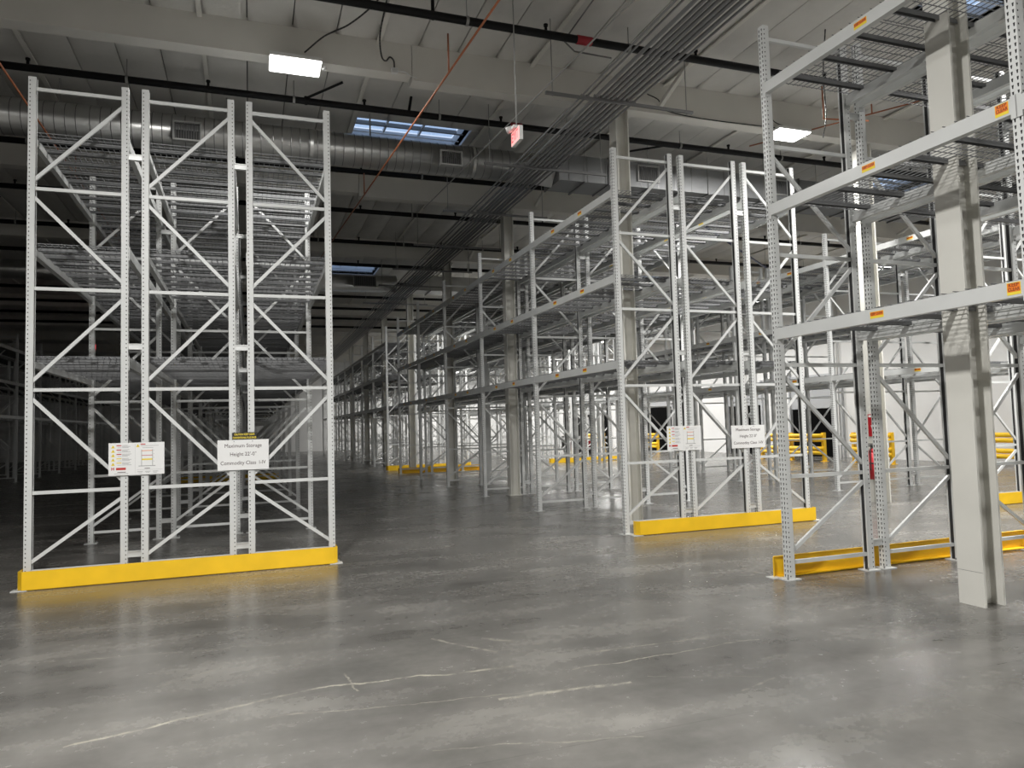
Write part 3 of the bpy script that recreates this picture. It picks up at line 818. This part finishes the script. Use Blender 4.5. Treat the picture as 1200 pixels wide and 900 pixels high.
def register(parent, x0, x1, y, z0, z1, n=10):
    w, h = x1-x0, z1-z0
    f = MB(); t = 0.028
    f.box(0, w, 0, 0.10, 0, t); f.box(0, w, 0, 0.10, h-t, h); f.box(0, t, 0, 0.10, t, h-t); f.box(w-t, w, 0, 0.10, t, h-t)
    rg = ob('air_register', f.mesh('register_frame', M['grilleframe']), parent, (x0-parent.location.x, y-parent.location.y, z0-parent.location.z))
    ob('register_back', MB().box(t, w-t, 0.045, 0.055, t, h-t).mesh('register_back', M['grille']), rg)
    bm = MB().box(-0.006, 0.006, 0.012, 0.04, t, h-t).mesh('register_blade', M['strut'])
    for i in range(n): ob('register_blade', bm, rg, (t+(w-2*t)*(i+0.5)/n, 0, 0))
register(dr, -1.205, -0.745, 13.36, 6.745, 7.085)
register(dr, 3.485, 3.93, 13.36, 6.765, 7.06)
# rectangular trunk duct
td = ob('trunk_duct', MB().box(0, 16.3-5.95, 0, 0.75, 0, 0.54).mesh('trunk_duct', M['trunk']), None, (5.95, 13.40, 6.70))
tag(td, 'rectangular galvanised trunk duct above the centre block, right of the round duct', 'duct')
fl_ = MB().box(-0.012, 0.012, -0.025, 0.775, -0.025, 0.565).mesh('duct_flange', M['ductseam'])
for x in (0.02, 1.16, 2.9, 4.5, 6.1, 7.7, 9.3): ob('duct_flange', fl_, td, (x, 0, 0))
ob('transition', MB().tube((-0.02, 0.30, 0.28), (-0.92, 0.30, 0.29), 0.36, 4, r1=0.29).mesh('duct_transition', M['duct']), td)
st = MB().box(-0.008, 0.008, -0.006, 0.0, 0, 0.54).mesh('stiffener', M['ductseam'])
for k in range(11): ob('stiffener', st, td, (0.25+k*0.42, 0, 0))
register(td, 7.79, 8.32, 13.36, 6.82, 7.18)
register(td, 11.2, 11.75, 13.36, 6.82, 7.18)
# second duct run further back
d2 = ob('spiral_duct', MB().tube((XL+1, 0, 0), (5.0, 0, 0), 0.30, 24).mesh('spiral_duct_far', M['duct'], True), None, (0, 26.0, 6.95))
tag(d2, 'dim round duct far back below the second skylight', 'duct')
register(d2, 3.45, 4.25, 25.64, 6.75, 7.15)
t2 = ob('trunk_duct', MB().box(0, 9.5, 0, 0.75, 0, 0.54).mesh('trunk_duct_far', M['duct']), None, (5.6, 25.7, 6.70))
for q_, n_ in ((td, 7), (t2, 6)):
    for k in range(n_):
        for yy in (-0.02, 0.77): ob('hanger_rod', MB().tube((0.6+k*1.5, yy, -0.02), (0.6+k*1.5, yy, ZC-6.70), 0.006, 6).mesh('hanger_rod', M['rod']), q_)
        ob('hanger_bar', MB().box(0.58+k*1.5, 0.62+k*1.5, -0.05, 0.80, -0.03, -0.001).mesh('hanger_bar', M['strut']), q_)
tag(t2, 'dim rectangular duct far back behind the third pillar', 'duct')

# blue pipe and cables on the right
bp_ = ob('blue_pipe', MB().tube((0, 0, 0), (7.5, 6.0, 0.15), 0.03, 8).mesh('blue_pipe', M['bluepipe'], True), None, (9.8, 14.6, 6.6))
for t_ in (0.15, 0.5, 0.85):
    c_ = Vector((7.5, 6.0, 0.15))*t_; ob('hanger_rod', MB().tube(c_, c_+Vector((0, 0, 1.15-0.15*t_)), 0.006, 6).mesh('hanger_rod', M['rod']), bp_)
tag(bp_, 'thin dark blue pipe slanting behind the near right rack beams', 'pipe')
def spline(pts, n=8):
    P = [Vector(p) for p in pts]; P = [P[0]*2-P[1]] + P + [P[-1]*2-P[-2]]; out = []
    for i in range(1, len(P)-2):
        for k in range(n):
            t = k/n; a, b, c, d = P[i-1], P[i], P[i+1], P[i+2]
            out.append(0.5*((2*b)+(c-a)*t+(2*a-5*b+4*c-d)*t*t+(3*b-a-3*c+d)*t*t*t))
    return out+[P[-2]]
def cable(label, pts, r=0.012, group='loose power cables'):
    q = spline(pts); o0 = q[0]
    c = ob('power_cable', MB().path([p-o0 for p in q], r, 6).mesh('power_cable', M['cable'], True), None, o0)
    return tag(c, label, 'cable', group)
cable('black cable drooping to the white junction box on the first girder', [(1.80, 9.2, 7.62), (1.80, 9.75, 7.52), (1.82, 10.3, 7.42), (1.92, 10.75, 7.36), (2.02, 10.95, 7.40), (2.09, 10.99, 7.49), (2.15, 10.99, 7.44), (2.16, 10.99, 7.31)])
cable('black cable swooping down to the lit ceiling lamp', [(1.80, 9.3, 7.6), (1.62, 9.75, 7.52), (1.35, 10.15, 7.43), (1.05, 10.5, 7.40), (0.80, 10.85, 7.30)])
cable('thin cable hanging along the girder beside the conduit bundle', [(6.6, 10.9, 7.45), (6.85, 10.95, 7.40), (7.0, 11.0, 7.26), (7.8, 11.0, 7.19), (9.6, 11.0, 7.21)], 0.010)
cable('black cable curling behind the top of the near right rack', [(8.4, 8.6, 7.68), (8.7, 9.0, 7.2), (9.1, 9.4, 6.75), (9.3, 9.7, 6.5)], 0.010)
cable('thin cable looping above the right ceiling lamp', [(8.2, 9.9, 7.6), (8.6, 10.3, 7.35), (9.1, 10.7, 7.2), (9.6, 10.9, 7.2)], 0.008)
jb = ob('junction_box', MB().box(-0.05, 0.05, -0.05, 0.0, -0.04, 0.04).mesh('junction_box', M['lampbody']), None, (2.16, 11.015, 7.28))
tag(jb, 'white junction box on the face of the first girder', 'box')
ob('cover_plate', MB().box(-0.04, 0.04, -0.056, -0.05, -0.03, 0.03).mesh('cover_plate', M['rack']), jb)
ob('cord_tail', MB().path([p-Vector((2.16, 11.015, 7.28)) for p in spline([(2.20, 10.97, 7.27), (2.32, 10.96, 7.27), (2.40, 10.96, 7.22), (2.52, 10.97, 7.20)])], 0.009).mesh('cord_tail', M['lampbody'], True), jb)
# thin conduit loop near the strut
lc = ob('conduit_drop', MB().path([(0, 0, 0), (0.02, 1.3, -0.05), (0.25, 1.42, -0.12), (0.9, 1.44, -0.12)], 0.012, 6).mesh('conduit_drop', M['strut'], True), None, (4.55, 8.6, 7.62))
tag(lc, 'thin dark bent conduit above the strut trapeze beside the exit sign', 'conduit')

# exit sign on a pole
ex = ob('exit_sign', MB().box(0.0, 0.05, -0.16, 0.16, -0.095, 0.095).mesh('exit_housing', M['lampbody']), None, (3.40, 9.025, 5.605))
tag(ex, 'red exit sign hanging on a thin pole from the ceiling', 'exit sign')
ob('face', MB().box(-0.004, 0.0, -0.15, 0.15, -0.085, 0.085).mesh('exit_face', M['exitface']), ex)
ob('face', MB().box(0.05, 0.054, -0.15, 0.15, -0.085, 0.085).mesh('exit_face', M['exitface']), ex)
for xx_, sy_ in ((-0.0055, -1), (0.0555, 1)):
    for ch_, off_ in (('E', -0.10), ('X', -0.028), ('I', 0.032), ('T', 0.09)):
        mb = MB(); put_text(mb, ch_, 0.175, (xx_, sy_*off_, 0), (0, sy_, 0), (0, 0, 1), 0, bold=0.003, width=0.02 if ch_ == 'I' else 0.062)
        ob('letter', mb.mesh('exit_letter', M['exitred']), ex)
ob('canopy', MB().box(-0.045, 0.075, -0.06, 0.06, 0.095, 0.135).mesh('exit_canopy', M['lampbody']), ex)
ob('lamp_head', MB().tube((-0.09, 0.10, 0.105), (-0.02, 0.06, 0.125), 0.045, 12).mesh('lamp_head', M['lampbody'], True), ex)
ob('pole', MB().tube((0.02, 0, 0.13), (0.02, 0, ZC-5.60), 0.009, 8).mesh('exit_pole', M['grilleframe'], True), ex)
ob('indicator', MB().box(0.01, 0.03, -0.02, 0.0, -0.099, -0.095).mesh('indicator', M['white']), ex)
# a far one glowing in the dark aisle
e2 = ob('exit_sign', MB().box(-0.05, 0.05, -0.16, 0.16, -0.1, 0.1).mesh('exit_housing_far', M['exitred']), None, (-5.86, 33.0, 5.35))
tag(e2, 'tiny red exit sign glowing in the dark behind the leftmost rack', 'exit sign')
ob('pole', MB().tube((0, 0.02, 0.09), (0, 0.02, ZC-5.35), 0.01, 6).mesh('exit_pole_far', M['rod']), e2)

# ---------------------------------------------------------------- ceiling lamps and added lamps
LL = ['lit ceiling lamp above the left block, below the first girder', 'lit ceiling lamp above the near right rack post', 'ceiling lamp above the open floor left of the viewpoint', 'added unseen lamp right of the near right-hand racks', 'added fill lamp behind the viewpoint', 'added fill lamp at the back, toward the near right-hand racks',
      'dock aisle ceiling lamp, first from the viewpoint', 'dock aisle ceiling lamp, second from the viewpoint', 'dock aisle ceiling lamp, third from the viewpoint', 'dock aisle ceiling lamp, fourth from the viewpoint', 'dock aisle ceiling lamp, fifth from the viewpoint', 'dock aisle ceiling lamp, sixth from the viewpoint', 'dock aisle ceiling lamp, last before the end wall',
      'ceiling lamp above the far cross aisle', 'added lamp far back between two rack blocks', 'added lamp brightening the end wall, aisle side', 'added lamp brightening the end wall, dock side']
HOUS = MB().box(-0.37, 0.37, -0.25, 0.25, 0.005, 0.055).box(-0.12, 0.12, -0.12, 0.12, 0.055, 0.10).mesh('lamp_housing', M['lampbody'])
DIFF = MB().box(-0.355, 0.355, -0.235, 0.235, -0.012, 0.005).mesh('lamp_diffuser', M['lamp'])
for i, (x, y, s) in enumerate(LAMPS):
    lz = LAMP_Z_DOCK if x > 15 else LAMP_Z
    l = ob('ceiling_or_added_lamp', HOUS, None, (x, y, lz)); tag(l, LL[i], 'lamp', 'high bay ceiling lamps')
    ob('diffuser', DIFF, l)
    al = bpy.data.lights.new('lamp_light', 'AREA'); al.shape = 'RECTANGLE'; al.size = 0.70; al.size_y = 0.46
    al.energy = LAMP_W*s*math.pi*0.70*0.46; al.color = (1.0, 0.985, 0.955)
    lo = ob('lamp_light', al, l, (0, 0, -0.016))
    ob('sensor', MB().tube((0.42, 0.0, 0.0), (0.42, 0.0, 0.05), 0.03, 10).box(0.36, 0.42, -0.012, 0.012, 0.02, 0.04).mesh('lamp_sensor', M['lampbody']), l)
    for sx in (-1, 1): ob('hanger_wire', MB().tube((sx*0.3, 0, 0.055), (sx*0.3, 0, 0.15 if i < 2 else ZC-lz), 0.004, 5).mesh('hanger_wire', M['rod']), l)

# ================================================================ dock side
# fire extinguisher and its arrow sign on the pillar
fx = ob('fire_extinguisher', MB().tube((0, 0, 0), (0, 0, 0.52), 0.088, 20).tube((0, 0, 0.52), (0, 0, 0.60), 0.088, 20, r1=0.03).mesh('extinguisher_cylinder', M['red'], True), None, (11.487, 11.15, 0.47))
tag(fx, 'red fire extinguisher seen between the near rack posts', 'extinguisher')
ob('valve_head', MB().tube((0, 0, 0.58), (0, 0, 0.67), 0.03, 10).box(-0.11, 0.03, -0.015, 0.015, 0.64, 0.66).box(-0.10, 0.03, -0.012, 0.012, 0.68, 0.695).mesh('valve_head', M['black']), fx)
ob('hose', MB().path(spline([(-0.03, -0.03, 0.62), (-0.10, -0.05, 0.55), (-0.105, -0.05, 0.35), (-0.10, -0.045, 0.18)]), 0.012).mesh('hose', M['black'], True), fx)
ob('strap', MB().tube((0, 0, 0.30), (0, 0, 0.325), 0.091, 20).mesh('strap', M['black'], True), fx)
ob('bracket', MB().box(0.085, 0.104, -0.03, 0.03, 0.1, 0.6).mesh('bracket', M['strut']), fx)
fs_ = ob('extinguisher_sign', MB().box(-0.004, 0.0, -0.12, 0.12, -0.22, 0.22).mesh('extinguisher_sign', M['red']), None, (11.57, 11.17, 1.52))
tag(fs_, 'tall red extinguisher sign above the extinguisher', 'sign')
mb = MB(); mb.add([(-0.006, -0.05, 0.0), (-0.006, 0.05, 0.0), (-0.006, 0, -0.16)], [(0, 1, 2)]); mb.box(-0.006, -0.0045, -0.1, 0.1, 0.16, 0.2)
ob('arrow', mb.mesh('sign_arrow', M['white']), fs_)

# dock doors
def dock_door(label, n, y0, y1, h, ztop):
    d = ob('door_%d' % n, MB().box(XR-0.06, XR-0.002, y0, y1, 0, h).mesh('dock_opening', M['dockblack'])); structure(d, label, 'dock door')
    m_ = MB()
    pz = h
    while pz < ztop-0.1:
        ob('door_panel', MB().box(XR-0.08, XR-0.003, y0-0.1, y1+0.1, pz+0.01, min(pz+0.5, ztop)).mesh('door_panel', M['dockgrey']), d); pz += 0.51
    for yy in (y0-0.16, y1+0.06): ob('door_track', MB().box(XR-0.14, XR-0.003, yy, yy+0.1, 0, ztop+0.2).mesh('door_track', M['dockgrey']), d)
dock_door('black dock door behind the yellow rails near the right rack', 1, 24.4, 27.3, 2.1, 3.6)
dock_door('black dock door further along the white wall', 2, 37.5, 42.0, 2.6, 3.6)
dock_door('dock door hidden behind the near right racks', 3, 10.5, 13.3, 2.1, 3.6)
for n_, (y0, y1) in enumerate(((29.5, 32.0), (45.5, 48.5))):
    dock_door('far dock door on the white wall, %s of the two beyond' % ('nearer' if n_ == 0 else 'further'), 4+n_, y0, y1, 2.4, 3.4)

def guard_rail(label, x, ys_):
    r = ob('guard_rail', None, None, (x, ys_[0], 0)); r.empty_display_size = 0.2
    tag(r, label, 'guard rail', 'yellow dock guard rails')
    for y in ys_: ob('rail_post', MB().box(-0.06, 0.06, -0.06, 0.06, 0, 1.12).box(-0.11, 0.11, -0.11, 0.11, 0, 0.015).mesh('rail_post', M['yellow']), r, (0, y-ys_[0], 0))
    for a, b in zip(ys_, ys_[1:]):
        for z in (0.42, 0.92):
            mb = MB()
            for dz in (-0.085, 0.085): mb.tube((-0.09, a-ys_[0]-0.03, z+dz), (-0.09, b-ys_[0]+0.03, z+dz), 0.078, 10)
            ob('rail', mb.mesh('rail', M['yellow'], True), r)
guard_rail('yellow double guard rail in front of the black dock door', 20.9, [22.6, 24.4, 26.2])
guard_rail('short yellow guard rail between the near rack posts', 21.1, [19.6, 21.3])
guard_rail('yellow double guard rail right of the big pillar', 22.2, [14.2, 15.9, 17.6])
guard_rail('yellow guard rail before the further dock door', 21.6, [36.0, 37.8, 39.6])
guard_rail('far yellow guard rail beside the parked lift truck', 20.5, [40.5, 43.0, 45.5])
# white board standing by the dock wall
wbp = ob('white_board', MB().box(0, 0.03, -0.2, 0.2, 0.35, 2.6).mesh('white_board', M['white']), None, (22.9, 18.9, 0))
tag(wbp, 'tall narrow white board by the dock wall, left of the big pillar', 'board')
for yy in (-0.14, 0.14): ob('leg', MB().box(0, 0.03, yy-0.02, yy+0.02, 0, 0.35).mesh('board_leg', M['strut']), wbp)

# parked lift truck
lt = ob('lift_truck', MB().box(-0.55, 0.55, 0.3, 1.9, 0.25, 0.75).box(-0.5, 0.5, 1.2, 1.95, 0.75, 1.15).mesh('truck_body', M['red']), None, (17.8, 37.2, 0))
tag(lt, 'small red and black lift truck parked far back at the docks', 'lift truck')
ob('counterweight', MB().box(-0.55, 0.55, 1.95, 2.35, 0.25, 1.05).mesh('counterweight', M['black']), lt)
ob('seat', MB().box(-0.25, 0.25, 0.95, 1.25, 0.75, 0.9).box(-0.25, 0.25, 1.2, 1.32, 0.9, 1.35).mesh('truck_seat', M['black']), lt)
mb = MB()
for x in (-0.48, 0.48):
    mb.bar((x, 0.4, 0.75), (x, 0.65, 2.1), 0.06, 0.06); mb.bar((x, 1.9, 1.1), (x, 1.7, 2.1), 0.06, 0.06)
    mb.box(x-0.04, x+0.04, 0.6, 1.75, 2.1, 2.16)
for k in range(5): mb.box(-0.5, 0.5, 0.62+k*0.26, 0.67+k*0.26, 2.1, 2.14)
ob('overhead_guard', mb.mesh('overhead_guard', M['black']), lt)
mb = MB()
for x in (-0.38, 0.38): mb.box(x-0.06, x+0.06, 0.1, 0.24, 0.1, 2.2)
for z in (0.3, 1.2, 2.15): mb.box(-0.4, 0.4, 0.12, 0.22, z, z+0.08)
ob('mast', mb.mesh('mast', M['black']), lt)
for x in (-0.25, 0.25): ob('fork', MB().box(x-0.06, x+0.06, -0.95, 0.1, 0.06, 0.10).box(x-0.06, x+0.06, 0.04, 0.1, 0.06, 0.6).mesh('fork', M['black']), lt)
wm = MB().tube((-0.1, 0, 0), (0.1, 0, 0), 0.25, 18).mesh('wheel', M['rubber'])
for x in (-0.5, 0.5):
    for y in (0.55, 1.75): ob('wheel', wm, lt, (x, y, 0.25))
